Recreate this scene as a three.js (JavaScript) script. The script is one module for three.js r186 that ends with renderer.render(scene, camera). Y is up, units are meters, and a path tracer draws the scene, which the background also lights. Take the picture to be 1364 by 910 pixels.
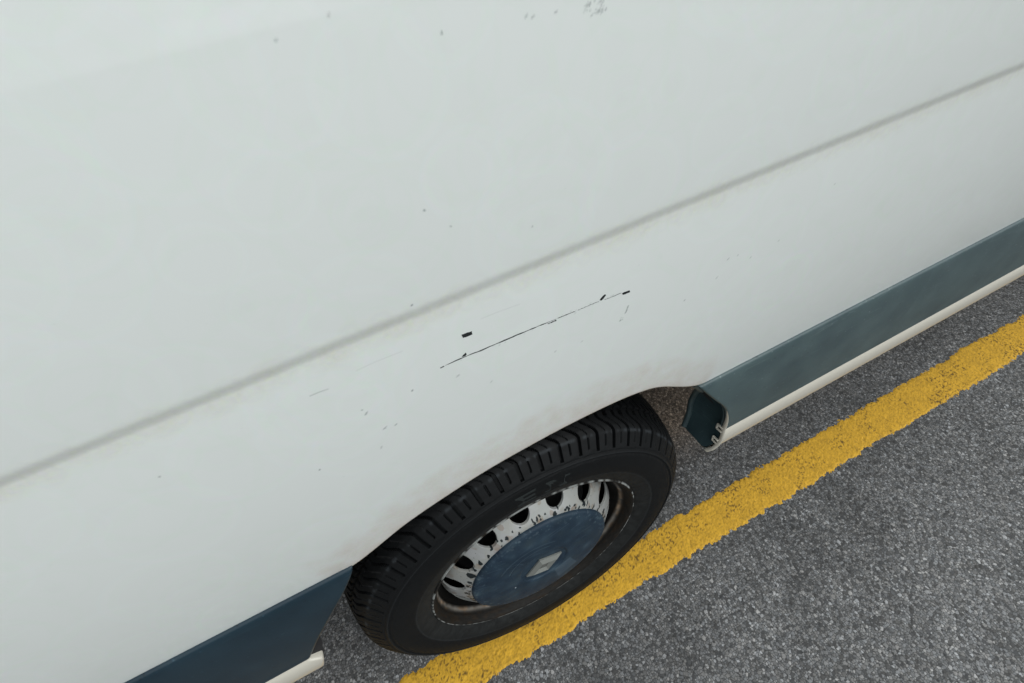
import * as THREE from 'three';
import { mergeGeometries, toCreasedNormals } from 'three/addons/utils/BufferGeometryUtils.js';
import { RoundedBoxGeometry } from 'three/addons/geometries/RoundedBoxGeometry.js';
import { FontLoader } from 'three/addons/loaders/FontLoader.js';
import { TextGeometry } from 'three/addons/geometries/TextGeometry.js';

// ------------------------------------------------------------------ camera, sky, sun, exposure
const scene = new THREE.Scene();
const camera = new THREE.PerspectiveCamera(65.67, 1364 / 910, 0.02, 800);
camera.rotation.set(-0.806233, -0.363879, -0.148796, 'YXZ');
camera.position.set(-0.135291, 1.372827, 0.380252);
// seeded noise, used by the sky and the surfaces
let seed = 12345;
const rnd = () => { seed = (seed * 1664525 + 1013904223) >>> 0; return seed / 4294967296; };
const clamp = (x, a, b) => Math.min(b, Math.max(a, x));
const smooth = (a, b, x) => { const t = clamp((x - a) / (b - a), 0, 1); return t * t * (3 - 2 * t); };
const hash = (i, j, k = 0) => { let h = (i * 374761393 + j * 668265263 + k * 1274126177) | 0; h = Math.imul(h ^ (h >>> 13), 1274126177); h ^= h >>> 16; return (h >>> 0) / 4294967296; };
function noise(x, y, k = 0) {
  const i = Math.floor(x), j = Math.floor(y), u = x - i, v = y - j, a = u * u * (3 - 2 * u), b = v * v * (3 - 2 * v);
  return (hash(i, j, k) * (1 - a) + hash(i + 1, j, k) * a) * (1 - b) + (hash(i, j + 1, k) * (1 - a) + hash(i + 1, j + 1, k) * a) * b;
}
const fbm = (x, y, k = 0) => noise(x, y, k) * 0.5 + noise(x * 2.1, y * 2.1, k + 1) * 0.27 + noise(x * 4.3, y * 4.3, k + 2) * 0.15 + noise(x * 8.7, y * 8.7, k + 3) * 0.08;
const SUN = new THREE.Vector3(0.7, 1.0, 0.8).normalize();
const EXPOSURE = 1.0;
{
  // broken overcast, brighter towards the veiled sun; air and cloud only
  const W = 1024, H = 512, d = new Float32Array(W * H * 4);
  for (let j = 0; j < H; j++) for (let i = 0; i < W; i++) {
    const th = (j + 0.5) / H * Math.PI - Math.PI / 2, ph = ((i + 0.5) / W - 0.5) * 2 * Math.PI;
    const v = new THREE.Vector3(Math.cos(th) * Math.cos(ph), Math.sin(th), Math.cos(th) * Math.sin(ph));
    const up = Math.max(0, v.y), c = Math.max(0, v.dot(SUN));
    const g = Math.pow(0.5 + 0.5 * v.dot(SUN), 4), L = 0.36 * (1 + 0.9 * up) + 1.3 * g;
    const px = v.x / (0.25 + up), pz = v.z / (0.25 + up), n = fbm(px * 1.6 + 40, pz * 1.6 + 40, 71) + 0.35 * (fbm(px * 7 + 90, pz * 7 + 90, 75) - 0.5);
    const cl = 0.42 * (smooth(0.3, 0.72, n) - 0.5);
    const k = (i + j * W) * 4, b = L * (1 + cl);
    d[k] = b * 0.955; d[k + 1] = b * 1.0; d[k + 2] = b * 1.02; d[k + 3] = 1;
  }
  const sky = new THREE.DataTexture(d, W, H, THREE.RGBAFormat, THREE.FloatType);
  sky.mapping = THREE.EquirectangularReflectionMapping; sky.magFilter = sky.minFilter = THREE.LinearFilter;
  sky.wrapS = THREE.RepeatWrapping; sky.needsUpdate = true;
  scene.background = sky; scene.environment = sky;
}
const sun = new THREE.DirectionalLight(new THREE.Color(1.0, 0.97, 0.92), 0.5);
sun.position.copy(SUN).multiplyScalar(12); sun.target.position.set(0, 0.4, 0);
sun.castShadow = true; sun.shadow.radius = 40; sun.shadow.mapSize.set(2048, 2048);
Object.assign(sun.shadow.camera, { left: -6, right: 6, top: 6, bottom: -6, near: 1, far: 30 });
scene.add(sun, sun.target);

// ------------------------------------------------------------------ geometry helpers
function interp(pts, x) {                                  // piecewise linear through [x, y] pairs
  if (x <= pts[0][0]) return pts[0][1];
  for (let i = 1; i < pts.length; i++) if (x <= pts[i][0]) { const [a, b] = pts[i - 1], [c, d] = pts[i]; return b + (d - b) * (x - a) / (c - a); }
  return pts[pts.length - 1][1];
}
function curve(pts, n) { return new THREE.CatmullRomCurve3(pts.map(([a, b]) => new THREE.Vector3(a, b, 0)), false, 'centripetal').getPoints(n).map(p => [p.x, p.y]); }
// an indexed sheet of (nu+1) x (nv+1) points; fn(i, j) -> { p:[x,y,z], uv, c }
function sheet(nu, nv, fn, flip = false, keep = null) {
  const P = [], UV = [], C = [], I = [];
  for (let j = 0; j <= nv; j++) for (let i = 0; i <= nu; i++) {
    const q = fn(i, j); P.push(q.p[0], q.p[1], q.p[2]); UV.push(q.uv ? q.uv[0] : i / nu, q.uv ? q.uv[1] : j / nv); if (q.c) C.push(q.c[0], q.c[1], q.c[2]);
  }
  for (let j = 0; j < nv; j++) for (let i = 0; i < nu; i++) {
    if (keep && !keep(i, j)) continue;
    const a = j * (nu + 1) + i, b = a + 1, c = a + nu + 1, d = c + 1;
    if (flip) I.push(a, c, b, b, c, d); else I.push(a, b, c, b, d, c);
  }
  const g = new THREE.BufferGeometry();
  g.setAttribute('position', new THREE.Float32BufferAttribute(P, 3)); g.setAttribute('uv', new THREE.Float32BufferAttribute(UV, 2));
  if (C.length) g.setAttribute('color', new THREE.Float32BufferAttribute(C, 3));
  g.setIndex(I); g.computeVertexNormals(); return g;
}
// revolve [r, z] pairs about the z axis; seam normals are averaged
function revolve(prof, n, colour = null) {
  const g = sheet(n, prof.length - 1, (i, j) => {
    const a = i / n * Math.PI * 2, [r, z] = prof[j];
    return { p: [r * Math.cos(a), r * Math.sin(a), z], uv: [r * Math.cos(a) / 0.4 + 0.5, r * Math.sin(a) / 0.4 + 0.5], c: colour ? colour(a, r, z, j) : null };
  });
  seam(g, n, prof.length - 1); return g;
}
function seam(g, n, m) {
  const N = g.attributes.normal;
  for (let j = 0; j <= m; j++) {
    const a = j * (n + 1), b = a + n, v = new THREE.Vector3(N.getX(a) + N.getX(b), N.getY(a) + N.getY(b), N.getZ(a) + N.getZ(b)).normalize();
    N.setXYZ(a, v.x, v.y, v.z); N.setXYZ(b, v.x, v.y, v.z);
  }
}
const nonIdx = g => (g.index ? g.toNonIndexed() : g);
function bare(g) { const h = nonIdx(g); for (const k of Object.keys(h.attributes)) if (!['position', 'normal', 'uv'].includes(k)) h.deleteAttribute(k); return h; }
const merged = list => mergeGeometries(list.map(bare));
function mesh(name, geo, mat, parent = scene, label = null) {
  const m = new THREE.Mesh(geo, mat); m.name = name; m.castShadow = m.receiveShadow = true; parent.add(m);
  if (label) m.userData.label = label; return m;
}
function canvasTex(w, h, draw, srgb = true) {
  const c = document.createElement('canvas'); c.width = w; c.height = h; draw(c.getContext('2d'), w, h);
  const t = new THREE.CanvasTexture(c); if (srgb) t.colorSpace = THREE.SRGBColorSpace; t.magFilter = THREE.LinearFilter; return t;
}

// ------------------------------------------------------------------ asphalt: one tile of rounded stones in dark binder
const TN = 2048, TILE = 2.2, tileH = new Float32Array(TN * TN);
const asphaltMap = (() => {
  const G = 400, cs = TN / G, data = new Uint8Array(TN * TN * 4);
  const px = new Float32Array(G * G), py = new Float32Array(G * G), pr = new Float32Array(G * G), pt = new Float32Array(G * G), ph = new Float32Array(G * G);
  for (let j = 0; j < G; j++) for (let i = 0; i < G; i++) {
    const k = j * G + i; px[k] = i + 0.1 + 0.8 * rnd(); py[k] = j + 0.1 + 0.8 * rnd();
    pr[k] = rnd() < 0.12 ? 0.35 + 0.35 * rnd() : 0.3 * rnd(); const t = rnd(); pt[k] = t < 0.25 ? 0.06 + 0.05 * rnd() : t < 0.9 ? 0.115 + 0.12 * rnd() : 0.24 + 0.14 * rnd(); ph[k] = 0.3 + 0.7 * rnd();
  }
  const lin = x => { x = clamp(x, 0, 1); return Math.round(255 * (x <= 0.0031308 ? 12.92 * x : 1.055 * Math.pow(x, 1 / 2.4) - 0.055)); };
  for (let y = 0; y < TN; y++) for (let x = 0; x < TN; x++) {
    const fx = x / cs, fy = y / cs, ci = Math.floor(fx), cj = Math.floor(fy);
    let d1 = 9, d2 = 9, kb = 0;
    for (let b = -1; b <= 1; b++) for (let a = -1; a <= 1; a++) {
      const ii = (ci + a + G) % G, jj = (cj + b + G) % G, k = jj * G + ii;
      const dx = px[k] - ii + ci + a - fx, dy = py[k] - jj + cj + b - fy, d = Math.sqrt(dx * dx + dy * dy) - pr[k];
      if (d < d1) { d2 = d1; d1 = d; kb = k; } else if (d < d2) d2 = d;
    }
    const e = smooth(0.02, 0.3, d2 - d1), fine = hash(x, y, 7), o = y * TN + x;
    tileH[o] = (e * ph[kb]) * 0.0019 + (fine - 0.5) * 0.0001;
    const b = 0.042 + (pt[kb] - 0.042) * smooth(0.1, 0.6, e) * (0.8 + 0.4 * fine), tone = hash(kb, 3, 1);
    data[o * 4] = lin(b * (1.0 + 0.05 * (tone - 0.5))); data[o * 4 + 1] = lin(b); data[o * 4 + 2] = lin(b * (1.0 - 0.06 * (tone - 0.5))); data[o * 4 + 3] = 255;
  }
  const t = new THREE.DataTexture(data, TN, TN); t.colorSpace = THREE.SRGBColorSpace; t.wrapS = t.wrapT = THREE.RepeatWrapping; t.magFilter = THREE.LinearFilter; t.needsUpdate = true; return t;
})();
function height(x, z) {                                     // bilinear look-up in the tile, metres
  let u = (x / TILE - Math.floor(x / TILE)) * TN - 0.5, v = (z / TILE - Math.floor(z / TILE)) * TN - 0.5;
  const i = Math.floor(u), j = Math.floor(v), a = u - i, b = v - j, w = k => (k + TN) % TN;
  const i0 = w(i), i1 = w(i + 1), j0 = w(j) * TN, j1 = w(j + 1) * TN;
  return (tileH[j0 + i0] * (1 - a) + tileH[j0 + i1] * a) * (1 - b) + (tileH[j1 + i0] * (1 - a) + tileH[j1 + i1] * a) * b;
}
function graded(a, b, step, far) {                          // fine from a to b, growing outwards to +-far
  const xs = []; for (let x = a; x <= b; x += step) xs.push(x);
  let s = step, lo = a; const left = []; while (lo > -far) { s *= 1.13; lo -= s; left.push(lo); }
  s = step; let hi = xs[xs.length - 1]; while (hi < far) { s *= 1.13; hi += s; xs.push(hi); }
  return left.reverse().concat(xs);
}
const LINE_X = x => 1 - smooth(1.5, 2.4, x) * 1 - smooth(0.6, 1.4, -x) * 1;      // where stones are modelled
{
  const xs = graded(-0.62, 1.75, 0.0025, 320), zs = graded(-0.44, 0.62, 0.0025, 320);
  const g = sheet(xs.length - 1, zs.length - 1, (i, j) => {
    const x = xs[i], z = zs[j], s = Math.max(i ? xs[i] - xs[i - 1] : 9, j ? zs[j] - zs[j - 1] : 9), k = 1 - smooth(0.0032, 0.008, s);
    const stain = 0.82 + 0.36 * fbm(x * 2.3 + 7, z * 2.3, 5), oil = smooth(0.5, 0.75, fbm(x * 5 + 3, z * 5 + 1, 9)) * 0.2;
    const tint = smooth(-0.12, -0.3, z) * smooth(0.2, 0.6, x) * 0.8, t = stain * (1 - oil) * (0.84 + 0.32 * fbm(x * 26, z * 26, 15));  // browner ground to the right of the wheel, under the van
    return { p: [x, k > 0 ? (height(x, z) - 0.0015) * k : 0, z], uv: [x / TILE, z / TILE], c: [t * (1 + 0.45 * tint), t * (1 + 0.1 * tint), t * (1 - 0.2 * tint)] };
  }, true);
  const m = new THREE.MeshStandardMaterial({ map: asphaltMap, roughness: 0.92, vertexColors: true });
  const o = mesh('road', g, m); o.userData = { kind: 'structure', label: 'grey coarse asphalt road surface under the parked van', category: 'road' };
}
{
  const xs = graded(-0.7, 2.4, 0.0026, 14), zs = []; for (let z = -0.062; z <= 0.078; z += 0.0024) zs.push(z);
  const S = [];
  for (let j = 0; j < zs.length; j++) for (let i = 0; i < xs.length; i++) {
    const x = xs[i], z = zs[j], wob = 0.012 * (fbm(x * 7, 3, 21) - 0.5) + 0.006 * (noise(x * 40, z * 12, 23) - 0.5);
    const cen = 0.006 + 0.008 * (fbm(x * 3, 9, 22) - 0.5), chip = 0.008 * (noise(x * 75, z * 75, 25) - 0.5) + 0.008 * (noise(x * 200, z * 200, 26) - 0.5);
    let m = 0.0475 + wob - Math.abs(z - cen) + chip;
    const hole = 0.35 * smooth(0.72, 0.85, noise(x * 130 + 5, z * 130, 27)) * smooth(0.35, 0.7, fbm(x * 14, z * 14, 28));
    S.push(clamp(m * 0.25, -0.0025, 0.0011) - 0.003 * hole);
  }
  const g = sheet(xs.length - 1, zs.length - 1, (i, j) => {
    const x = xs[i], z = zs[j], s = i ? xs[i] - xs[i - 1] : 9, k = 1 - smooth(0.0032, 0.008, s), t = S[j * xs.length + i], h = height(x, z);
    const tone = 0.82 + 0.3 * fbm(x * 60, z * 60, 31), tint = smooth(0.66, 0.78, noise(x * 330 + 9, z * 330, 33)) * (0.25 + 0.5 * smooth(0.45, 0.65, fbm(x * 20, z * 20, 35))), gap = smooth(0.0009, 0.0002, h) * 0.25;  // darker grime specks, denser in patches
    const b = tone * (1 - tint) * (1 - gap);
    return { p: [x, (k > 0 ? (h * 0.72 - 0.0012) * k : 0) + t + 0.0004, z], c: [0.70 * b, 0.395 * b, 0.028 * b + 0.008 * tint] };
  }, true, (i, j) => { const n = xs.length, a = j * n + i; return Math.max(S[a], S[a + 1], S[a + n], S[a + n + 1]) > -0.0022; });
  const o = mesh('yellow_line', g, new THREE.MeshStandardMaterial({ roughness: 0.8, vertexColors: true }));
  o.userData = { kind: 'structure', label: 'worn yellow painted line on the asphalt passing under the tyre', category: 'road marking' };
}

// ------------------------------------------------------------------ the van
const van = new THREE.Group(); van.name = 'van'; van.position.set(0, 0, 0); scene.add(van);
van.userData = { label: 'white panel van with a long dark scratch above its wheel, parked on the asphalt', category: 'van' };

// side surface: z of the outer skin at height y
function skin(y) {
  if (y < 0.7) return 0.018 + 0.1228 * (y - 0.7);
  if (y < 1.0625) { const u = y - 0.7; return 0.018 + 0.1228 * u - 0.2313 * u * u; }
  const zl = 0.018 + 0.1228 * 0.3625 - 0.2313 * 0.3625 * 0.3625;
  if (y < 1.0795) { const t = (y - 1.0625) / 0.017; return zl + 0.0026 * (0.55 * smooth(0, 1, t) + 0.45 * smooth(0, 0.8, t)); }
  const u = y - 1.0795; return zl + 0.0026 + 0.015 * u - 0.32 * u * u + 0.1 * u * u * u;
}
const ARCH = curve([[-0.275, 0.684], [-0.255, 0.6905], [-0.2305, 0.703], [-0.1821, 0.7295], [-0.1153, 0.7516], [-0.0598, 0.7645], [-0.0041, 0.7715], [0.0531, 0.7755], [0.1125, 0.7752], [0.1495, 0.7725], [0.1753, 0.768], [0.2026, 0.7597], [0.2249, 0.7469], [0.2495, 0.7284], [0.28, 0.706], [0.302, 0.6935], [0.315, 0.69]], 160);
const SILL_Y = 0.69;
const WB = 3.05;                                            // wheelbase
const below = x => { let b = SILL_Y; for (const c of [0, WB]) if (x - c > -0.275 && x - c < 0.315) b = Math.max(interp(ARCH, x - c) , SILL_Y - 0.006); return b; };
const ROOF = 1.93, REAR = -0.93, FRONT = 3.75;

// paint: wear (scuffs, small chips), beige tints, painted bounce light by the arch, uv in metres over x -0.8..1.2, y 0.6..1.6
const paintMap = canvasTex(2048, 1024, (c, w, h) => {
  c.fillStyle = 'rgb(225,229,226)'; c.fillRect(0, 0, w, h);
  const X = x => (x + 0.8) / 2 * w, Y = y => h - (y - 0.6) * h;
  for (let i = 0; i < 900; i++) {                           // faint soft film of dust
    const x = rnd() * w, y = rnd() * h, r = 20 + 90 * rnd(), g = c.createRadialGradient(x, y, 0, x, y, r), w_ = rnd() < 0.5;
    g.addColorStop(0, w_ ? 'rgba(214,216,210,0.05)' : 'rgba(236,240,240,0.05)'); g.addColorStop(1, 'rgba(225,228,226,0)'); c.fillStyle = g; c.fillRect(x - r, y - r, 2 * r, 2 * r);
  }
  const mark = (x, y, len, wid, ang, al, col = '70,78,78') => {
    c.save(); c.translate(X(x), Y(y)); c.rotate(-ang); c.fillStyle = `rgba(${col},${al})`; c.beginPath();
    const n = 9; for (let k = 0; k < n; k++) { const t = k / n * Math.PI * 2, q = 0.6 + 0.6 * rnd(); const px = Math.cos(t) * len * 1024 * 0.5 * q, py = Math.sin(t) * wid * 1024 * 0.5 * q; k ? c.lineTo(px, py) : c.moveTo(px, py); }
    c.fill(); c.restore();
  };
  const line = (pts, wid, al) => { c.strokeStyle = `rgba(80,86,84,${al})`; c.lineWidth = wid * 1024; c.beginPath(); pts.forEach(([x, y], k) => (k ? c.lineTo(X(x), Y(y)) : c.moveTo(X(x), Y(y)))); c.stroke(); };
  line([[-0.1965, 1.0274], [-0.1879, 1.0274], [-0.1795, 1.0265]], 0.0011, 0.24);
  line([[-0.1521, 1.0335], [-0.1341, 1.0345], [-0.1088, 1.0335]], 0.0009, 0.10);
  line([[-0.031, 1.0325], [-0.0114, 1.032], [0.0109, 1.0303]], 0.0009, 0.10);
  const spots = [[-0.1134, 0.9803, 3, 0.6], [-0.0879, 1.0805, 3, 0.55], [-0.0575, 1.1609, 2, 0.6], [-0.0398, 1.1398, 1.5, 0.4], [-0.2248, 0.9283, 4, 0.5], [-0.1512, 0.9456, 7, 0.4], [-0.1407, 0.9429, 5, 0.4], [-0.1608, 0.9775, 6, 0.4], [-0.163, 0.984, 3, 0.3], [-0.163, 0.9186, 6, 0.22], [-0.0663, 0.9724, 6, 0.28], [0.0788, 0.9395, 4, 0.22], [0.0452, 0.9433, 4, 0.25], [0.2797, 0.9657, 5, 0.3], [0.2946, 0.9646, 4, 0.25], [0.2683, 0.9425, 6, 0.25], [0.318, 0.9509, 4, 0.25], [0.2228, 0.9289, 4, 0.4], [-0.1131, 1.2879, 3, 0.3], [-0.0804, 1.2936, 4, 0.25], [-0.0166, 1.2702, 3, 0.5], [0.0431, 1.2668, 5, 0.3], [0.048, 1.2655, 4, 0.35], [0.0656, 1.2646, 4, 0.35], [0.0062, 0.7479, 4, 0.3], [-0.033, 0.942, 5, 0.2], [0.0305, 1.112, 2, 0.3], [0.36, 0.958, 4, 0.2], [0.43, 1.01, 3, 0.3], [-0.33, 1.01, 3, 0.3], [-0.41, 1.12, 2, 0.3]];
  for (const [x, y, l, a0] of spots) { const a = a0 * (y > 1.2 ? 0.5 : 0.75); mark(x, y, l * 0.001, 0.0018, 0.3 + rnd() * 0.8, a); mark(x + 0.002 * (rnd() - 0.5), y + 0.002 * (rnd() - 0.5), l * 0.0006, 0.001, rnd() * 3, a * 0.8); }
  for (let k = 0; k < 34; k++) mark(0.088 + 0.018 * rnd(), 1.2565 + 0.009 * rnd(), 0.0035 * rnd() + 0.001, 0.0012, 0.5 + 0.6 * rnd(), 0.12 + 0.14 * rnd());
  for (let k = 0; k < 9; k++) mark(0.139 - k * 0.0004 + 0.001 * rnd(), 0.9625 - k * 0.0011, 0.003, 0.0018, 1.1, 0.3);
  for (let k = 0; k < 10; k++) mark(0.128 + 0.006 * rnd(), 0.944 + 0.005 * rnd(), 0.002, 0.001, rnd() * 3, 0.3);
  for (let k = 0; k < 26; k++) { const x = -0.06 + 0.18 * rnd(); mark(x, 0.9935 - 0.03 * (x + 0.06) + 0.006 * (rnd() - 0.5), 0.004 * rnd() + 0.001, 0.0008, rnd(), 0.25); }
  for (let k = 0; k < 70; k++) mark(-0.6 + 1.4 * rnd(), 0.72 + 0.7 * rnd(), 0.0015 * rnd() + 0.0005, 0.0009, rnd() * 3, 0.07 + 0.09 * rnd());
  for (let k = 0; k < 2200; k++) {                          // faint beige tint along the crease
    const x = -0.8 + 2 * rnd(), q = (rnd() + rnd() + rnd()) / 3, y = 1.046 + 0.036 * q, r = 5 + 14 * rnd(), g = c.createRadialGradient(X(x), Y(y), 0, X(x), Y(y), r);
    g.addColorStop(0, 'rgba(210,202,182,0.03)'); g.addColorStop(1, 'rgba(206,196,176,0)'); c.fillStyle = g; c.fillRect(X(x) - r, Y(y) - r, 2 * r, 2 * r);
  }
  // beige film hugging the arch lip: road grime plus warm bounce light painted in
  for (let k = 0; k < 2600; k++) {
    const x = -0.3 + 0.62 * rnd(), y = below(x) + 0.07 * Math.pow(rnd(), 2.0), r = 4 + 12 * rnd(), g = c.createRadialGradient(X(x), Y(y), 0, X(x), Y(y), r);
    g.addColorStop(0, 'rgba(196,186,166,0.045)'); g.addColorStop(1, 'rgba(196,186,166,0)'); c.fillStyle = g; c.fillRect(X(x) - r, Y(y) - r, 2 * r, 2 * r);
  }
});
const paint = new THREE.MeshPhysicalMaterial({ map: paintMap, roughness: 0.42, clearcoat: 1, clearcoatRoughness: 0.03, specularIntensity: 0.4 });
const paintPlain = new THREE.MeshPhysicalMaterial({ color: 0xe1e5e2, roughness: 0.42, clearcoat: 0.7, clearcoatRoughness: 0.12, specularIntensity: 0.4 });
const black = new THREE.MeshStandardMaterial({ color: new THREE.Color().setRGB(0.012, 0.012, 0.013), roughness: 0.9 });

{ // side_panel
  const xs = []; for (let x = REAR; x <= FRONT - 0.55; ) { xs.push(x); const near = Math.min(Math.abs(x - 0.02), Math.abs(x - 0.02 - WB)); x += near < 0.36 ? 0.004 : 0.02; }
  const rows = [];                                          // fraction below 0.82, then heights
  for (let k = 0; k <= 26; k++) rows.push({ t: Math.pow(k / 26, 1.3) });
  for (let y = 0.83; y < 1.05; y += 0.01) rows.push({ y });
  for (let y = 1.05; y < 1.095; y += 0.001) rows.push({ y });
  for (let y = 1.1; y <= ROOF - 0.1; y += 0.01) rows.push({ y });
  const at = (x, y, dz = 0) => ({ p: [x, y, skin(y) + dz], uv: [(x + 0.8) / 2, y - 0.6] });
  const lip = [[0.0, -0.030], [-0.0005, -0.012], [0.0, -0.005], [0.0008, -0.0025], [0.0022, -0.0008], [0.004, -0.0001]]; // rolled edge: dy, dz
  const g = sheet(xs.length - 1, rows.length - 1 + lip.length, (i, j) => {
    const x = xs[i], b = below(x);
    if (j < lip.length) { const [dy, dz] = lip[j]; return at(x, b + dy, dz); }
    const r = rows[j - lip.length]; return at(x, r.y ?? (b + 0.006 + (0.82 - b - 0.006) * r.t));
  });
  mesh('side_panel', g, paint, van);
}
const surf = (x, y, off) => [x, y, skin(y) + off];
// dark marks where the paint is gone: thin flakes 0.25 mm proud of the clear coat, following the panel
const bareMat = new THREE.MeshStandardMaterial({ color: new THREE.Color().setRGB(0.011, 0.014, 0.015), roughness: 0.8 });
const greyMat = new THREE.MeshStandardMaterial({ color: new THREE.Color().setRGB(0.05, 0.06, 0.058), roughness: 0.8 });
const paleMat = new THREE.MeshStandardMaterial({ color: new THREE.Color().setRGB(0.2, 0.22, 0.215), roughness: 0.8 });
function ribbon(pts, widths) {
  const n = 60, c = new THREE.CatmullRomCurve3(pts.map(([x, y]) => new THREE.Vector3(x, y, 0)), false, 'centripetal').getPoints(n);
  return sheet(n, 2, (i, j) => {
    const f = i / n, w = interp(widths, f) * (0.35 + 1.3 * noise(f * 26, pts[0][0] * 90, 3)) * smooth(-0.001, 0.03, f) * smooth(1.001, 0.97, f);
    const y = c[i].y + (j - 1) * w / 2 + 0.0005 * (noise(f * 23, 4, 8) - 0.5); return { p: surf(c[i].x, y, j === 1 ? 0.0003 : 0.0001) };
  });
}
mesh('scratch', ribbon([[-0.0756, 0.9940], [-0.0539, 0.9942], [-0.0378, 0.9934], [-0.0045, 0.9928], [0.0126, 0.9924], [0.0352, 0.9914], [0.0485, 0.9911]], [[0, 0.0009], [0.15, 0.0011], [0.4, 0.0016], [0.7, 0.0011], [1, 0.0008]]), greyMat, van, 'long dark scratch across the white panel');
mesh('scratch', ribbon([[-0.0808, 0.9934], [-0.0785, 0.9938], [-0.0765, 0.9938]], [[0, 0.0012], [1, 0.0012]]), bareMat, van, 'short dark end of the scratch');
mesh('scratch', ribbon([[0.05, 0.9909], [0.061, 0.9906], [0.071, 0.9899]], [[0, 0.0008], [1, 0.0008]]), greyMat, van);
mesh('scratch', ribbon([[0.0377, 0.9896], [0.043, 0.9892], [0.0485, 0.989]], [[0, 0.0006], [0.5, 0.0011], [1, 0.0016]]), bareMat, van);
mesh('scratch', ribbon([[0.074, 0.9898], [0.081, 0.9897], [0.0931, 0.9896], [0.1005, 0.989]], [[0, 0.0009], [1, 0.0009]]), paleMat, van, 'pale faint stretch of the scratch');
mesh('scratch', ribbon([[0.1072, 0.9879], [0.1166, 0.9874], [0.1291, 0.9871]], [[0, 0.0008], [1, 0.0008]]), paleMat, van);
function chip(poly) {
  const outline = []; poly.forEach(([x, y], k) => { const [u, v] = poly[(k + 1) % poly.length], n = Math.max(2, Math.round(Math.hypot(u - x, v - y) / 0.0008)); for (let q = 0; q < n; q++) { const j = q ? 0.00055 : 0.0003; outline.push([x + (u - x) * q / n + j * (rnd() - 0.5), y + (v - y) * q / n + j * (rnd() - 0.5)]); } });
  const s = new THREE.Shape(outline.map(([x, y]) => new THREE.Vector2(x, y))), g = new THREE.ExtrudeGeometry(s, { depth: 0.0003, bevelEnabled: false }), p = g.attributes.position;
  for (let i = 0; i < p.count; i++) p.setZ(i, p.getZ(i) + skin(p.getY(i)) - 0.00005);
  g.computeVertexNormals(); return g;
}
mesh('paint_chip', chip([[-0.0524, 1.0236], [-0.0519, 1.0190], [-0.0470, 1.0184], [-0.0420, 1.0183], [-0.0421, 1.0226], [-0.0472, 1.0232]]), bareMat, van, 'dark oblong paint chip above the scratch');
mesh('paint_chip', chip([[-0.0575, 0.9962], [-0.0530, 0.9992], [-0.0522, 0.9960], [-0.0553, 0.9952]]), bareMat, van, 'dark triangular paint chip at the left end of the scratch');
mesh('paint_chip', chip([[0.1012, 0.9902], [0.1033, 0.9931], [0.1073, 0.9954], [0.1092, 0.9938], [0.1063, 0.9908], [0.1034, 0.9888]]), bareMat, van, 'dark slanted paint chip near the right end of the scratch');
mesh('paint_chip', chip([[0.1295, 0.9861], [0.1312, 0.9831], [0.1402, 0.9826], [0.1398, 0.9855], [0.1350, 0.9862]]), bareMat, van, 'dark short paint chip at the right end of the scratch');

{ // body_shell: the rest of the body behind the near side, roof, far side, nose
  const s = new THREE.Shape(); const arc = (cx) => { s.lineTo(cx + 0.5, 0.45); s.absarc(cx, 0.36, 0.5, 0.18, Math.PI - 0.18, false); s.lineTo(cx - 0.5, 0.45); };
  s.moveTo(REAR + 0.02, 0.43); s.lineTo(REAR + 0.02, ROOF - 0.06); s.quadraticCurveTo(REAR + 0.02, ROOF, REAR + 0.12, ROOF);
  s.lineTo(2.35, ROOF); s.quadraticCurveTo(2.6, ROOF - 0.01, 2.8, ROOF - 0.2); s.lineTo(3.3, 1.2); s.quadraticCurveTo(3.7, 1.12, FRONT + 0.05, 0.9); s.lineTo(FRONT + 0.12, 0.4); s.lineTo(FRONT, 0.35);
  arc(WB); arc(0);
  const g = new THREE.ExtrudeGeometry(s, { depth: 1.66, bevelEnabled: true, bevelSize: 0.02, bevelThickness: 0.06, bevelSegments: 3, curveSegments: 24 });
  g.translate(0, 0, -1.79); mesh('body_shell', g, paintPlain, van);
  const r = sheet(40, 8, (i, j) => { const x = REAR + 0.02 + (2.45 - REAR) * i / 40, t = j / 8; return { p: [x, ROOF - 0.1 + 0.105 * Math.sin(t * Math.PI / 2), skin(ROOF - 0.1) - 0.14 * (1 - Math.cos(t * Math.PI / 2)) - 0.02 * t] }; });
  mesh('roof_edge', r, paintPlain, van);
  const gl = new THREE.MeshPhysicalMaterial({ color: 0x0c1416, roughness: 0.06, metalness: 0 });
  const ws = sheet(1, 1, (i, j) => ({ p: [2.84 + 0.47 * (1 - j), 1.2 + 0.5 * j + 0.03, -1.7 + 1.5 * i] })); mesh('windscreen', ws, gl, van);
  const well = (cx, n) => { const w = sheet(30, 1, (i, j) => { const a = 0.42 + (Math.PI - 0.7) * i / 30; return { p: [cx + 0.43 * Math.cos(a), 0.37 + 0.43 * Math.sin(a), -0.012 - 0.34 * j] }; }); return w; };
  mesh('wheel_arch_liner', well(0), black, van); mesh('wheel_arch_liner', well(WB), black, van);
  for (const [a, b] of [[REAR + 0.06, -0.53], [0.53, WB - 0.53]]) { const q = new RoundedBoxGeometry(b - a, 0.1, 1.5, 2, 0.02); q.translate((a + b) / 2, 0.42, -0.9); mesh('underbody', q, black, van); }
}

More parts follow.
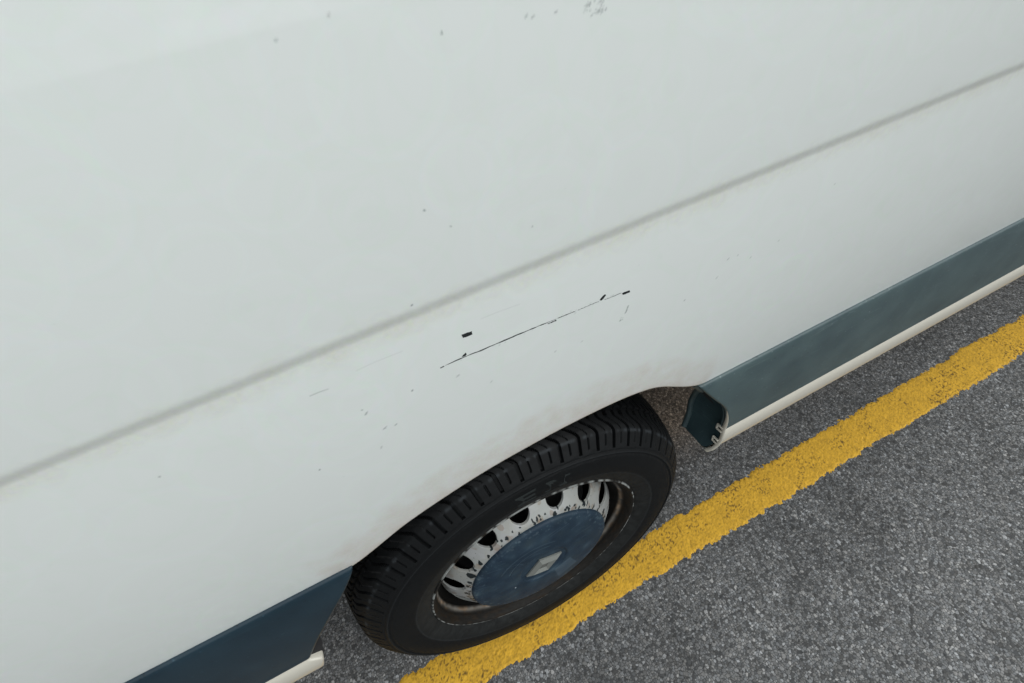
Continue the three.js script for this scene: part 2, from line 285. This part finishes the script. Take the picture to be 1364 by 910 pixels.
// trim: dark sill moulding with a return into the arch, white sill under it
const TRIM = curve([[0.6945, 0.013], [0.6935, 0.0195], [0.690, 0.0222], [0.66, 0.0242], [0.60, 0.0230], [0.54, 0.0195], [0.505, 0.0165], [0.490, 0.0150], [0.4865, 0.0125], [0.486, 0.006]], 44);
const SILL = curve([[0.492, 0.004], [0.487, 0.0115], [0.478, 0.0158], [0.463, 0.0175], [0.445, 0.0160], [0.430, 0.0120], [0.417, 0.004], [0.411, -0.008], [0.410, -0.02]], 36);
const ER = curve([[0.40, 0.381], [0.42, 0.391], [0.442, 0.400], [0.489, 0.404], [0.529, 0.399], [0.58, 0.380], [0.635, 0.342], [0.673, 0.315], [0.70, 0.297]], 60);  // [y, x] right edge of the arch
const EL = curve([[0.40, -0.43], [0.47, -0.408], [0.50, -0.392], [0.552, -0.361], [0.598, -0.329], [0.647, -0.293], [0.685, -0.268], [0.70, -0.262]], 60);
const trimTex = canvasTex(1024, 512, (c, w, h) => {
  c.fillStyle = 'rgb(74,91,93)'; c.fillRect(0, 0, w, h);
  for (let k = 0; k < 500; k++) { const x = rnd() * w, y = rnd() * h, r = 10 + 60 * rnd(), g = c.createRadialGradient(x, y, 0, x, y, r), b = rnd() < 0.45; g.addColorStop(0, b ? 'rgba(128,142,142,0.09)' : 'rgba(20,32,42,0.10)'); g.addColorStop(1, 'rgba(40,55,60,0)'); c.fillStyle = g; c.fillRect(x - r, y - r, 2 * r, 2 * r); }
  for (let k = 0; k < 260; k++) { c.strokeStyle = `rgba(150,160,158,${0.06 + 0.2 * rnd()})`; c.lineWidth = 0.6 + rnd(); const x = rnd() * w, y = rnd() * h, l = 10 + 60 * rnd(), a = (rnd() - 0.5) * 0.5; c.beginPath(); c.moveTo(x, y); c.lineTo(x + l * Math.cos(a), y + l * Math.sin(a)); c.stroke(); }
  for (let k = 0; k < 1500; k++) { c.fillStyle = rnd() < 0.6 ? `rgba(176,184,180,${0.1 + 0.5 * rnd() * rnd()})` : `rgba(20,28,32,${0.15 + 0.3 * rnd()})`; c.fillRect(rnd() * w, rnd() * h, 1 + rnd() * 3.5, 1 + rnd() * 2); }
});
trimTex.wrapS = trimTex.wrapT = THREE.RepeatWrapping;
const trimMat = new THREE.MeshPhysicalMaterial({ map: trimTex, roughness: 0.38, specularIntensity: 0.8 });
const trimMatShade = trimMat.clone(); trimMatShade.color.setRGB(0.16, 0.28, 0.40);  // same moulding, with the shade of the left side put into its colour
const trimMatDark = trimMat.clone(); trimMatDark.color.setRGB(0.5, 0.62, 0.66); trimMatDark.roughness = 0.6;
const sillMat = new THREE.MeshPhysicalMaterial({ color: 0xccc7ba, roughness: 0.4, clearcoat: 0.5, clearcoatRoughness: 0.15 });
function moulding(prof, edge, xEnd, dir, ret) {             // dir +1: edge is the left end; the return runs into the arch
  const n = 70, k = 8, z0 = ret;
  const cut = [[0, -z0], [0, -z0 * 0.5], [0, -0.008], [0.0006, -0.003], [0.002, -0.0008], [0.0045, 0]];
  return sheet(n + cut.length, prof.length - 1, (i, j) => {
    const [y, z] = prof[j], e = interp(edge, y);
    if (i < cut.length) { const [dx, dz] = cut[i]; return { p: [e + dir * dx, y, z + dz], uv: [(e + dz) * 1.2, y * 2.2] }; }
    const f = (i - cut.length) / n, x = e + dir * 0.006 + (xEnd - e - dir * 0.006) * f * f; return { p: [x, y, z], uv: [x * 1.2, y * 2.2] };
  }, dir > 0);
}
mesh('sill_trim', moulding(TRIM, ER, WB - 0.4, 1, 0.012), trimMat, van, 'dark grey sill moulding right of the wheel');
mesh('sill_trim', moulding(TRIM, EL, REAR, -1, 0.03), trimMatShade, van, 'dark blue grey sill moulding left of the wheel');
mesh('sill', moulding(SILL, ER, WB - 0.4, 1, 0.008), sillMat, van, 'white sill edge below the right moulding');
const EL2 = EL.map(([y, x]) => [y, x + 0.024 * smooth(0.485, 0.468, y)]);
mesh('sill', moulding(SILL, EL2, REAR, -1, 0.05), sillMat, van, 'white sill edge below the left moulding');

{ // dark return of the right moulding into the arch, a white lip on its lower rim with two clip tabs
  const face = y => interp([[0.40, -0.02], [0.405, -0.008], [0.411, 0.004], [0.424, 0.012], [0.44, 0.016], [0.46, 0.0175], [0.49, 0.015], [0.54, 0.0195], [0.6, 0.023], [0.66, 0.0242], [0.6935, 0.0195]], y);
  const ys = []; for (let k = 0; k <= 60; k++) ys.push(0.412 + (0.6925 - 0.412) * k / 60);
  const ret = sheet(10, 60, (i, j) => { const y = ys[j], t = i / 10, dep = interp([[0.405, 0.062], [0.44, 0.083], [0.48, 0.087], [0.52, 0.08], [0.56, 0.066], [0.6, 0.045], [0.64, 0.022], [0.6925, 0.008]], y), e = interp(ER, y); return { p: [e + 0.0008 + 0.012 * Math.sin(t * Math.PI) * smooth(0.41, 0.47, y), y, face(y) - 0.004 - dep * t], uv: [t * 0.2, y * 2.2] }; });
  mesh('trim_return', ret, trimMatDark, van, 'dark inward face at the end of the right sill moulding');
  const rim = new THREE.CatmullRomCurve3([0.69, 0.65, 0.6, 0.56, 0.52, 0.48, 0.445, 0.415].map(y => { const d = interp([[0.405, 0.062], [0.44, 0.083], [0.48, 0.087], [0.52, 0.08], [0.56, 0.066], [0.6, 0.045], [0.64, 0.022], [0.6925, 0.008]], y) + 0.004; return new THREE.Vector3(interp(ER, y) - 0.001, y, face(y) - d); }));
  mesh('trim_rim', new THREE.TubeGeometry(rim, 40, 0.006, 10), trimMat, van, 'lighter rounded rim of the moulding end');
  const lipYs = []; for (let k = 0; k <= 40; k++) lipYs.push(0.412 + (0.60 - 0.412) * k / 40);
  const lip = sheet(8, 40, (i, j) => { const y = lipYs[j], t = i / 8 * Math.PI, w = 0.0032 * smooth(0.602, 0.5, y), e = interp(ER, y); return { p: [e + 0.002 - w * Math.sin(t), y, face(y) - 0.003 + 0.0045 * Math.cos(t) * (0.4 + 0.6 * smooth(0.602, 0.5, y))] }; }, true);
  mesh('sill_lip', lip, sillMat, van, 'white curved lip at the end of the sill');
  for (const y of [0.446, 0.484]) {
    const e = interp(ER, y), q = []; for (const dy of [-0.006, 0.006]) { const b = new RoundedBoxGeometry(0.004, 0.0042, 0.014, 2, 0.0015); b.translate(e - 0.001, y + dy, face(y) - 0.0105); q.push(b); }
    const b = new RoundedBoxGeometry(0.004, 0.0155, 0.004, 2, 0.0015); b.translate(e - 0.0012, y, face(y) - 0.0165); q.push(b);
    mesh('clip_tab', merged(q), sillMat, van);
  }
  // left end: dark gusset behind the trim's cut corner
  const gus = sheet(6, 20, (i, j) => { const y = 0.44 + 0.125 * j / 20, e = interp(EL, y), t = i / 6; return { p: [e - 0.012 + (0.012 + 0.026 * smooth(0.57, 0.455, y)) * t, y, 0.009 - 0.004 * t] }; });
  mesh('trim_return', gus, black, van, 'black inner end of the left sill moulding');
}

// ------------------------------------------------------------------ wheel (origin at the hub, z = 0 the flange plane, +z outwards)
const RC = 0.352, PITCHES = 57, TRC = -0.1;
function tyreGeometry() {
  const half = [[0.207, -0.013], [0.2135, -0.0045], [0.222, 0.002], [0.235, 0.0078], [0.2485, 0.0112], [0.2505, 0.0124], [0.2525, 0.0122], [0.268, 0.0138], [0.284, 0.0130], [0.2905, 0.0118], [0.2915, 0.0124], [0.2930, 0.0120], [0.2960, 0.0094], [0.2985, 0.0092], [0.2995, 0.0112], [0.3012, 0.0116], [0.3025, 0.0102], [0.3045, 0.0074], [0.3065, 0.0072], [0.3075, 0.0080], [0.309, 0.0068], [0.318, -0.0005], [0.3275, -0.0080], [0.3305, -0.0112], [0.3335, -0.0150], [0.338, -0.0240], [0.3445, -0.047], [0.3485, -0.072], [0.3505, -0.1]];
  let a = []; for (let i = 0; i + 1 < half.length; i++) { const [r0, z0] = half[i], [r1, z1] = half[i + 1], L = Math.hypot(r1 - r0, z1 - z0), n = Math.max(1, Math.round(L / (r0 > 0.3 ? 0.0019 : r0 > 0.288 ? 0.0012 : 0.004))); for (let k = 0; k < n; k++) a.push([r0 + (r1 - r0) * k / n, z0 + (z1 - z0) * k / n]); }
  a.push(half[half.length - 1]);
  // soften corners a little
  for (let it = 0; it < 1; it++) a = a.map((q, i) => (i && i < a.length - 1 ? [(a[i - 1][0] + 2 * q[0] + a[i + 1][0]) / 4, (a[i - 1][1] + 2 * q[1] + a[i + 1][1]) / 4] : q));
  const prof = a.concat(a.slice(0, -1).reverse().map(([r, z]) => [r, 2 * TRC - z]));
  const m = prof.length - 1, nrm = prof.map((q, i) => { const p = prof[Math.max(0, i - 1)], n = prof[Math.min(m, i + 1)], dx = n[0] - p[0], dz = n[1] - p[1], l = Math.hypot(dx, dz); return [-dz / l, dx / l]; });
  const N = PITCHES * 40, tri = x => Math.abs(x - Math.round(x));      // distance to the nearest integer
  const slot = (f, c, w) => 1 - smooth(w * 0.5 - 0.008, w * 0.5 + 0.018, tri(f - c));
  function depth(th, r, z) {
    if (r < 0.306) return 0;
    const f = th / (2 * Math.PI) * PITCHES, side = z > TRC ? 1 : -1, q = side > 0 ? z : 2 * TRC - z;   // q mirrors the far half
    let d = 0;
    const low = smooth(0.3085, 0.311, r);
    if (q > -0.013) { d = Math.max(d, low * 0.0068 * slot(f, 0.5, 0.165), smooth(0.313, 0.315, r) * smooth(0.3295, 0.3275, r) * 0.004 * slot(f, 0.02, 0.07)); return d; }
    const u = clamp((-0.013 - q) / 0.024, 0, 1), skew = -side * 0.66 * (0.35 * u + 0.65 * u * u * (3 - 2 * u));
    if (q > -0.0455) {
      d = Math.max(d, 0.0068 * slot(f + skew, 0.5, 0.14 - 0.03 * u), 0.0018 * slot(f + skew, 0.02, 0.03));
      d = Math.max(d, 0.006 * slot(f + skew, 0.02, 0.2) * smooth(-0.036, -0.0375, q));
    } else if (q > -0.0525) d = 0.0078;
    else if (q > -0.084) { const e = side * 14 * (q + 0.0525); d = Math.max(d, 0.0062 * slot(f + e, 0.84, 0.12), 0.005 * slot(f + e, 0.34, 0.16) * smooth(-0.066, -0.0645, q)); }
    else if (q > -0.0905) d = 0.0075;
    return d;
  }
  const pos = [], col = [], uv = [], idx = [];
  for (let j = 0; j <= m; j++) for (let i = 0; i <= N; i++) {
    const th = i / N * 2 * Math.PI, [r0, z0] = prof[j], d = depth(th, r0, z0);
    const r = r0 - nrm[j][0] * d, z = z0 - nrm[j][1] * d;
    const x = r * Math.cos(th); let y = r * Math.sin(th);
    const low = smooth(-0.29, -0.353, y); y = y - 0.0065 * low * smooth(0.3, 0.33, r); y = Math.max(y, -RC + 0.0004);
    pos.push(x, y, z + 0.003 * low * (z > TRC ? 1 : -1)); uv.push(th * 0.34 * 4, (j * 0.002) * 4);
    // rubber tone: cleaner sidewall, dusty scuffed shoulder edge, dirty groove floors
    const n1 = fbm(th * 26, j * 0.35, 41), edge = Math.exp(-Math.pow((r0 - 0.3302) / 0.0016, 2)) * (0.12 + 0.88 * smooth(0.42, 0.75, noise(th * 52, 2, 43))) * (0.6 + 0.4 * noise(th * 300, 5, 44)) * (z0 > TRC ? 1 : 0);
    const rib = Math.exp(-Math.pow((r0 - 0.3005) / 0.0012, 2)) * 0.35 + Math.exp(-Math.pow((r0 - 0.2505) / 0.0014, 2)) * 0.25;
    const wear = r0 > 0.306 && r0 < 0.33 ? 0.35 * n1 : 0, b = 0.0048 * (0.75 + 0.5 * n1 + wear) + 0.035 * edge + 0.03 * rib + 0.006 * smooth(0.255, 0.235, r0) * n1;
    const bead = smooth(0.2515, 0.2495, r0), k = 1 + 0.9 * bead + 0.25 * bead * n1; col.push(b * k * (0.90 + 0.07 * bead), b * k * 1.03, b * k * (1.14 - 0.12 * bead));
  }
  for (let j = 0; j < m; j++) for (let i = 0; i < N; i++) { const a0 = j * (N + 1) + i, b0 = a0 + 1, c0 = a0 + N + 1, d0 = c0 + 1; idx.push(a0, c0, b0, b0, c0, d0); }
  const g = new THREE.BufferGeometry(); g.setAttribute('position', new THREE.Float32BufferAttribute(pos, 3)); g.setAttribute('color', new THREE.Float32BufferAttribute(col, 3)); g.setAttribute('uv', new THREE.Float32BufferAttribute(uv, 2));
  g.setIndex(idx); return toCreasedNormals(g, 0.55);
}
const rubber = new THREE.MeshPhysicalMaterial({ vertexColors: true, roughness: 0.6, specularIntensity: 0.36 });
const letterMat = new THREE.MeshPhysicalMaterial({ color: new THREE.Color().setRGB(0.02, 0.024, 0.024), roughness: 0.75, specularIntensity: 0.5 });
const font = await new FontLoader().loadAsync('fonts/droid/droid_sans_bold.typeface.json');
function letter(ch, mid, r0, h, wide) {
  const g = new TextGeometry(ch, { font, size: h, depth: 0.0011, curveSegments: 4, bevelEnabled: false }); g.computeBoundingBox();
  const bb = g.boundingBox, p = g.attributes.position, sx = wide / (bb.max.x - bb.min.x), sy = h / (bb.max.y - bb.min.y);
  for (let i = 0; i < p.count; i++) {
    const x = (p.getX(i) - (bb.min.x + bb.max.x) / 2) * sx, y = (p.getY(i) - bb.min.y) * sy, r = r0 + y, a = mid - x / (r0 + h / 2);
    const zz = interp([[0.2525, 0.0120], [0.268, 0.0136], [0.284, 0.0128], [0.296, 0.0100]], r);
    p.setXYZ(i, r * Math.cos(a), r * Math.sin(a), zz + p.getZ(i) - 0.0006);
  }
  g.computeVertexNormals(); return g;
}
const RIM = curve([[0.2125, -0.012], [0.2165, -0.006], [0.2185, -0.0015], [0.2178, 0.0012], [0.2160, 0.0018], [0.2135, 0.0008], [0.2100, -0.003], [0.2072, -0.009], [0.2050, -0.015], [0.2018, -0.020], [0.1985, -0.0245], [0.1962, -0.030], [0.1925, -0.036], [0.1875, -0.045], [0.1850, -0.056], [0.184, -0.075], [0.183, -0.13], [0.19, -0.15], [0.2, -0.17], [0.206, -0.19], [0.216, -0.2]], 110);
const rimGeo = revolve(RIM, 220, (a, r, z, j) => {
  const n = fbm(Math.cos(a) * 40 + 50, Math.sin(a) * 40 + z * 500, 51), n2 = noise(a * 60, 5, 53), n3 = noise(a * 22, z * 160, 55);
  const tip = z > -0.001 && r > 0.2155 ? smooth(0.42, 0.62, n2 * 0.6 + 0.4 * noise(a * 9, 3, 57)) : 0;
  const hump = Math.exp(-Math.pow((z + 0.0215) / 0.0045, 2)) * (0.5 + 0.5 * n3);
  let b = 0.006 + 0.006 * n + 0.2 * hump * hump;
  if (z > -0.012) b = 0.006 + 0.014 * n; if (z < -0.0265) b = 0.0015 + 0.002 * n;
  const ru = smooth(0.5, 0.75, noise(a * 14, z * 220 + 4, 59)), c = [b * (1.1 + 0.4 * ru), b * (1.0 + 0.1 * ru), b * (0.88 - 0.1 * ru)], w = 0.5 * tip; return c.map((q, k) => q * (1 - tip) + [0.5, 0.52, 0.5][k] * w);
});
const rimMat = new THREE.MeshPhysicalMaterial({ vertexColors: true, roughness: 0.6, specularIntensity: 0.3 });
// pierced disc: 15 sectors, each a morph from the hole's rim to the sector's outline
const DISC = [[0.12, 0.0055], [0.138, 0.0045], [0.146, 0.0015], [0.152, -0.0030], [0.158, -0.0080], [0.168, -0.0165], [0.175, -0.0235], [0.180, -0.0305], [0.1838, -0.0375], [0.1862, -0.045], [0.1866, -0.055]];
const DISC_C = curve(DISC, 80), discZ = r => interp(DISC_C, r);
function discGeometry() {
  const list = [], rIn = 0.122, rOut = 0.1865, rc = 0.1685, hw = Math.PI / 15, rh = 0.0172, rt = 0.0185;
  const L = rc * hw, up = rOut - rc, dn = rc - rIn;         // local half-sizes in metres
  const angs = []; for (let k = 0; k < 72; k++) angs.push(k / 72 * 2 * Math.PI);
  for (const [sx, sy] of [[1, up], [-1, up], [-1, -dn], [1, -dn]]) angs.push((Math.atan2(sy, sx * L) + 2 * Math.PI) % (2 * Math.PI));
  angs.sort((p, q) => p - q); angs.push(angs[0] + 2 * Math.PI);
  const T = [-3, -2, -1, 0, 0.06, 0.16, 0.3, 0.45, 0.6, 0.75, 0.88, 1], nT = T.length - 1;
  for (let s = 0; s < 15; s++) {
    const mid = (96 + 24 * s) / 180 * Math.PI;
    list.push(sheet(angs.length - 1, nT, (i, j) => {
      const a = angs[i], c = Math.cos(a), sn = Math.sin(a), k = Math.min(c ? L / Math.abs(c) : 9, sn > 0 ? up / sn : sn < 0 ? dn / -sn : 9);
      const t = T[j], q = Math.max(t, 0), hx = c * rt, hy = sn * rh, ex = c * k, ey = sn * k;
      const u = hx + (ex - hx) * q, v = hy + (ey - hy) * q, r = rc + v, th = mid + u / rc;
      const inn = t < 0 ? [0, 0.0006, 0.002, 0.0055][-t] : 0;
      const rr = rc + v - (t < 0 ? sn * 0.0006 : 0);
      return { p: [rr * Math.cos(th), rr * Math.sin(th), discZ(r) - inn - (t === 0 ? 0.0002 : 0)], uv: [r * Math.cos(th) / 0.4 + 0.5, r * Math.sin(th) / 0.4 + 0.5] };
    }, true));
  }
  list.push(revolve(curve([[0.1865, -0.0545], [0.1866, -0.06], [0.184, -0.075]], 6), 120));
  return merged(list.map(g => { g.deleteAttribute('color'); return g; }));
}
const discMap = canvasTex(1024, 1024, (c, w, h) => {
  c.fillStyle = 'rgb(158,160,157)'; c.fillRect(0, 0, w, h);
  const P = (r, a) => [w / 2 + r * Math.cos(a) / 0.4 * w, h / 2 - r * Math.sin(a) / 0.4 * h];
  const blob = (r, a, s, col) => { const [x, y] = P(r, a); c.fillStyle = col; c.beginPath(); const n = 8, ph = rnd() * 6, el = 0.5 + 0.5 * rnd(); for (let k = 0; k < n; k++) { const t = k / n * 6.283, q = s * w / 0.4 * (0.45 + 0.75 * rnd()), X = q * Math.cos(t), Y = q * el * Math.sin(t); const xx = x + X * Math.cos(ph) - Y * Math.sin(ph), yy = y + X * Math.sin(ph) + Y * Math.cos(ph); k ? c.lineTo(xx, yy) : c.moveTo(xx, yy); } c.fill(); };
  for (let k = 0; k < 260; k++) blob(0.13 + 0.055 * rnd(), rnd() * 6.283, 0.008 + 0.01 * rnd(), `rgba(${rnd() < 0.5 ? '170,160,145' : '200,208,212'},0.08)`);
  for (let k = 0; k < 150; k++) { const q = rnd(), r = q < 0.5 ? 0.144 + 0.006 * rnd() : 0.168 + 0.018 * rnd(); blob(r, rnd() * 6.283, 0.003 + 0.006 * rnd(), `rgba(104,70,44,${0.08 + 0.16 * rnd()})`); }
  for (let k = 0; k < 105; k++) { const a = rnd() * 6.283, r = 0.1445 + 0.009 * Math.pow(rnd(), 1.3); if (noise(a * 5, 2, 61) < 0.3) continue; blob(r, a, 0.0022 + 0.0046 * rnd() * rnd(), 'rgb(24,31,33)'); }
  for (let k = 0; k < 60; k++) { const s = Math.floor(rnd() * 15), a = (96 + 24 * s + 11 * (rnd() - 0.5)) / 180 * Math.PI; const a0 = a + 0.19 * (rnd() < 0.5 ? 1 : -1) * 0.5; const r = 0.147 + 0.014 * rnd() * rnd(); blob(r, a0, 0.0026 + 0.005 * rnd() * rnd(), 'rgb(24,32,34)'); }
  for (let k = 0; k < 160; k++) blob(0.142 + 0.042 * rnd(), rnd() * 6.283, 0.0004 + 0.0007 * rnd(), 'rgba(60,62,60,0.8)');
  for (let k = 0; k < 120; k++) blob(0.178 + 0.006 * rnd(), rnd() * 6.283, 0.002, 'rgba(70,66,62,0.35)');
});
const discMat = new THREE.MeshStandardMaterial({ map: discMap, roughness: 0.42, metalness: 0.25 });
const CAP = curve([[0, 0.0150], [0.02, 0.0150], [0.044, 0.0152], [0.0490, 0.0160], [0.0515, 0.0184], [0.0545, 0.0190], [0.065, 0.0190], [0.09, 0.0178], [0.112, 0.0158], [0.128, 0.0136], [0.1375, 0.0116], [0.1415, 0.0096], [0.1430, 0.0070], [0.1432, 0.0030], [0.1425, -0.003]], 120);
const capMap = canvasTex(1024, 1024, (c, w, h) => {
  c.fillStyle = 'rgb(23,41,55)'; c.fillRect(0, 0, w, h);
  for (let k = 0; k < 700; k++) { const x = rnd() * w, y = rnd() * h, r = 15 + 70 * rnd(), g = c.createRadialGradient(x, y, 0, x, y, r), t = rnd(); g.addColorStop(0, t < 0.4 ? 'rgba(96,114,122,0.2)' : t < 0.7 ? 'rgba(6,20,38,0.3)' : 'rgba(74,78,70,0.16)'); g.addColorStop(1, 'rgba(40,60,78,0)'); c.fillStyle = g; c.fillRect(x - r, y - r, 2 * r, 2 * r); }
  for (let k = 0; k < 160; k++) { const x = rnd() * w, y = rnd() * h, l = 20 + 90 * rnd(), a = -0.4 + 0.8 * rnd(); c.strokeStyle = `rgba(130,144,150,${0.06 + 0.2 * rnd()})`; c.lineWidth = 1 + 3 * rnd(); c.beginPath(); c.moveTo(x, y); c.quadraticCurveTo(x + l / 2, y - 14 * rnd(), x + l * Math.cos(a), y + l * Math.sin(a)); c.stroke(); }
  for (let k = 0; k < 380; k++) { c.fillStyle = `rgba(170,182,188,${0.12 + 0.5 * rnd() * rnd() * rnd()})`; c.beginPath(); c.arc(rnd() * w, rnd() * h, 0.6 + 1.6 * rnd() * rnd(), 0, 7); c.fill(); }
  c.strokeStyle = 'rgba(12,24,36,0.55)'; c.lineWidth = 5;   // mould lines and wear
  c.beginPath(); c.arc(w * 0.47, h * 0.46, 150, 3.4, 5.0); c.stroke(); c.strokeStyle = 'rgba(112,128,134,0.35)'; c.beginPath(); c.arc(w * 0.47, h * 0.465, 158, 3.5, 5.2); c.stroke(); c.lineWidth = 9; c.strokeStyle = 'rgba(112,128,134,0.22)'; c.beginPath(); c.arc(w * 0.46, h * 0.48, 205, 3.7, 5.3); c.stroke();
  c.fillStyle = 'rgba(118,132,140,0.3)'; c.beginPath(); c.moveTo(w * 0.55, h * 0.62); c.lineTo(w * 0.64, h * 0.58); c.lineTo(w * 0.68, h * 0.70); c.lineTo(w * 0.57, h * 0.76); c.fill();
  for (let k = 0; k < 240; k++) { const a = rnd() * 6.283, r = (0.125 + 0.018 * rnd()) / 0.4 * w; c.fillStyle = `rgba(120,130,132,${0.08 + 0.2 * rnd()})`; c.beginPath(); c.arc(w / 2 + r * Math.cos(a), h / 2 + r * Math.sin(a), 2 + 6 * rnd(), 0, 7); c.fill(); }
  c.fillStyle = 'rgba(190,200,205,0.9)'; c.beginPath(); c.arc(w * (0.5 - 0.065 / 0.4), h * (0.5 + 0.03 / 0.4), 4.5, 0, 7); c.fill();
});
const capMat = new THREE.MeshPhysicalMaterial({ map: capMap, roughness: 0.6, specularIntensity: 0.7 });
const silver = new THREE.MeshStandardMaterial({ color: new THREE.Color().setRGB(0.26, 0.27, 0.25), roughness: 0.38, metalness: 0.5 });
const silverDull = new THREE.MeshStandardMaterial({ color: new THREE.Color().setRGB(0.13, 0.135, 0.125), roughness: 0.6, metalness: 0.2 });
function emblemGeometry() {                                  // ridged diamond ring
  const a = 0.0405, b = 0.0285, P = k => { const t = [[1, 0], [0, 1], [-1, 0], [0, -1]][(k + 4) % 4]; return [t[0] * a, t[1] * b]; }, pos = [];
  const push = (...v) => v.forEach(p => pos.push(...p));
  const quad = (p, q, r, s) => push(p, q, r, p, r, s);
  for (let k = 0; k < 4; k++) {
    const f = 0.66, i = 0.36, o0 = P(k), o1 = P(k + 1), V = (p, s, z) => [p[0] * s, p[1] * s, z];
    quad(V(o0, 1, 0), V(o1, 1, 0), V(o1, f, 0.0052), V(o0, f, 0.0052)); quad(V(o0, f, 0.0052), V(o1, f, 0.0052), V(o1, i, 0.0005), V(o0, i, 0.0005));
    quad(V(o0, 1, -0.003), V(o1, 1, -0.003), V(o1, 1, 0), V(o0, 1, 0));
  }
  const g = new THREE.BufferGeometry(); g.setAttribute('position', new THREE.Float32BufferAttribute(pos, 3)); g.setAttribute('uv', new THREE.Float32BufferAttribute(new Float32Array(pos.length / 3 * 2), 2)); g.computeVertexNormals();
  g.rotateZ(15 * Math.PI / 180); g.translate(0, 0, 0.0185); return g;
}
function makeWheel() {
  const w = new THREE.Group(); w.name = 'wheel'; van.add(w); w.position.set(0, RC, 0);
  mesh('tyre', tyreGeometry(), rubber, w);
  const D = Math.PI / 180;
  mesh('tyre_letter', letter('N', 80.5 * D, 0.2555, 0.028, 0.042), letterMat, w); mesh('tyre_letter', letter('E', 92.2 * D, 0.2555, 0.028, 0.034), letterMat, w);
  mesh('rim', rimGeo, rimMat, w);
  mesh('wheel_disc', discGeometry(), discMat, w, 'pierced silver steel wheel disc with chipped paint');
  mesh('hub_cap', revolve(CAP, 160), capMat, w, 'dark blue plastic hub cap');
  mesh('emblem', emblemGeometry(), silver, w, 'silver diamond emblem on the hub cap');
  const plate = new THREE.ExtrudeGeometry(new THREE.Shape([[0.0205, 0], [0, 0.0142], [-0.0205, 0], [0, -0.0142]].map(p => new THREE.Vector2(...p))), { depth: 0.004, bevelEnabled: false }); plate.rotateZ(15 * D); plate.translate(0, 0, 0.0146);
  mesh('emblem_centre', plate, silverDull, w);
  mesh('brake_drum', revolve([[0.02, -0.07], [0.14, -0.07], [0.145, -0.075], [0.145, -0.14], [0.02, -0.14]], 60), black, w);
  return w;
}
const wheel = makeWheel();
for (const [x, z, turn] of [[WB, 0, 0], [0, -1.66, Math.PI], [WB, -1.66, Math.PI]]) { const c = wheel.clone(); c.name = 'wheel'; c.position.set(x, RC, z); c.rotation.y = turn; van.add(c); }
{ const ax = new THREE.CylinderGeometry(0.035, 0.035, 1.4, 20); ax.rotateX(Math.PI / 2); ax.translate(0, RC - 0.02, -0.83); mesh('axle', ax, black, van); }

// ------------------------------------------------------------------ draw
const renderer = new THREE.WebGLRenderer({ antialias: true });
renderer.setSize(1024, 683); renderer.toneMapping = THREE.LinearToneMapping; renderer.toneMappingExposure = EXPOSURE;
renderer.shadowMap.enabled = true;
renderer.render(scene, camera);
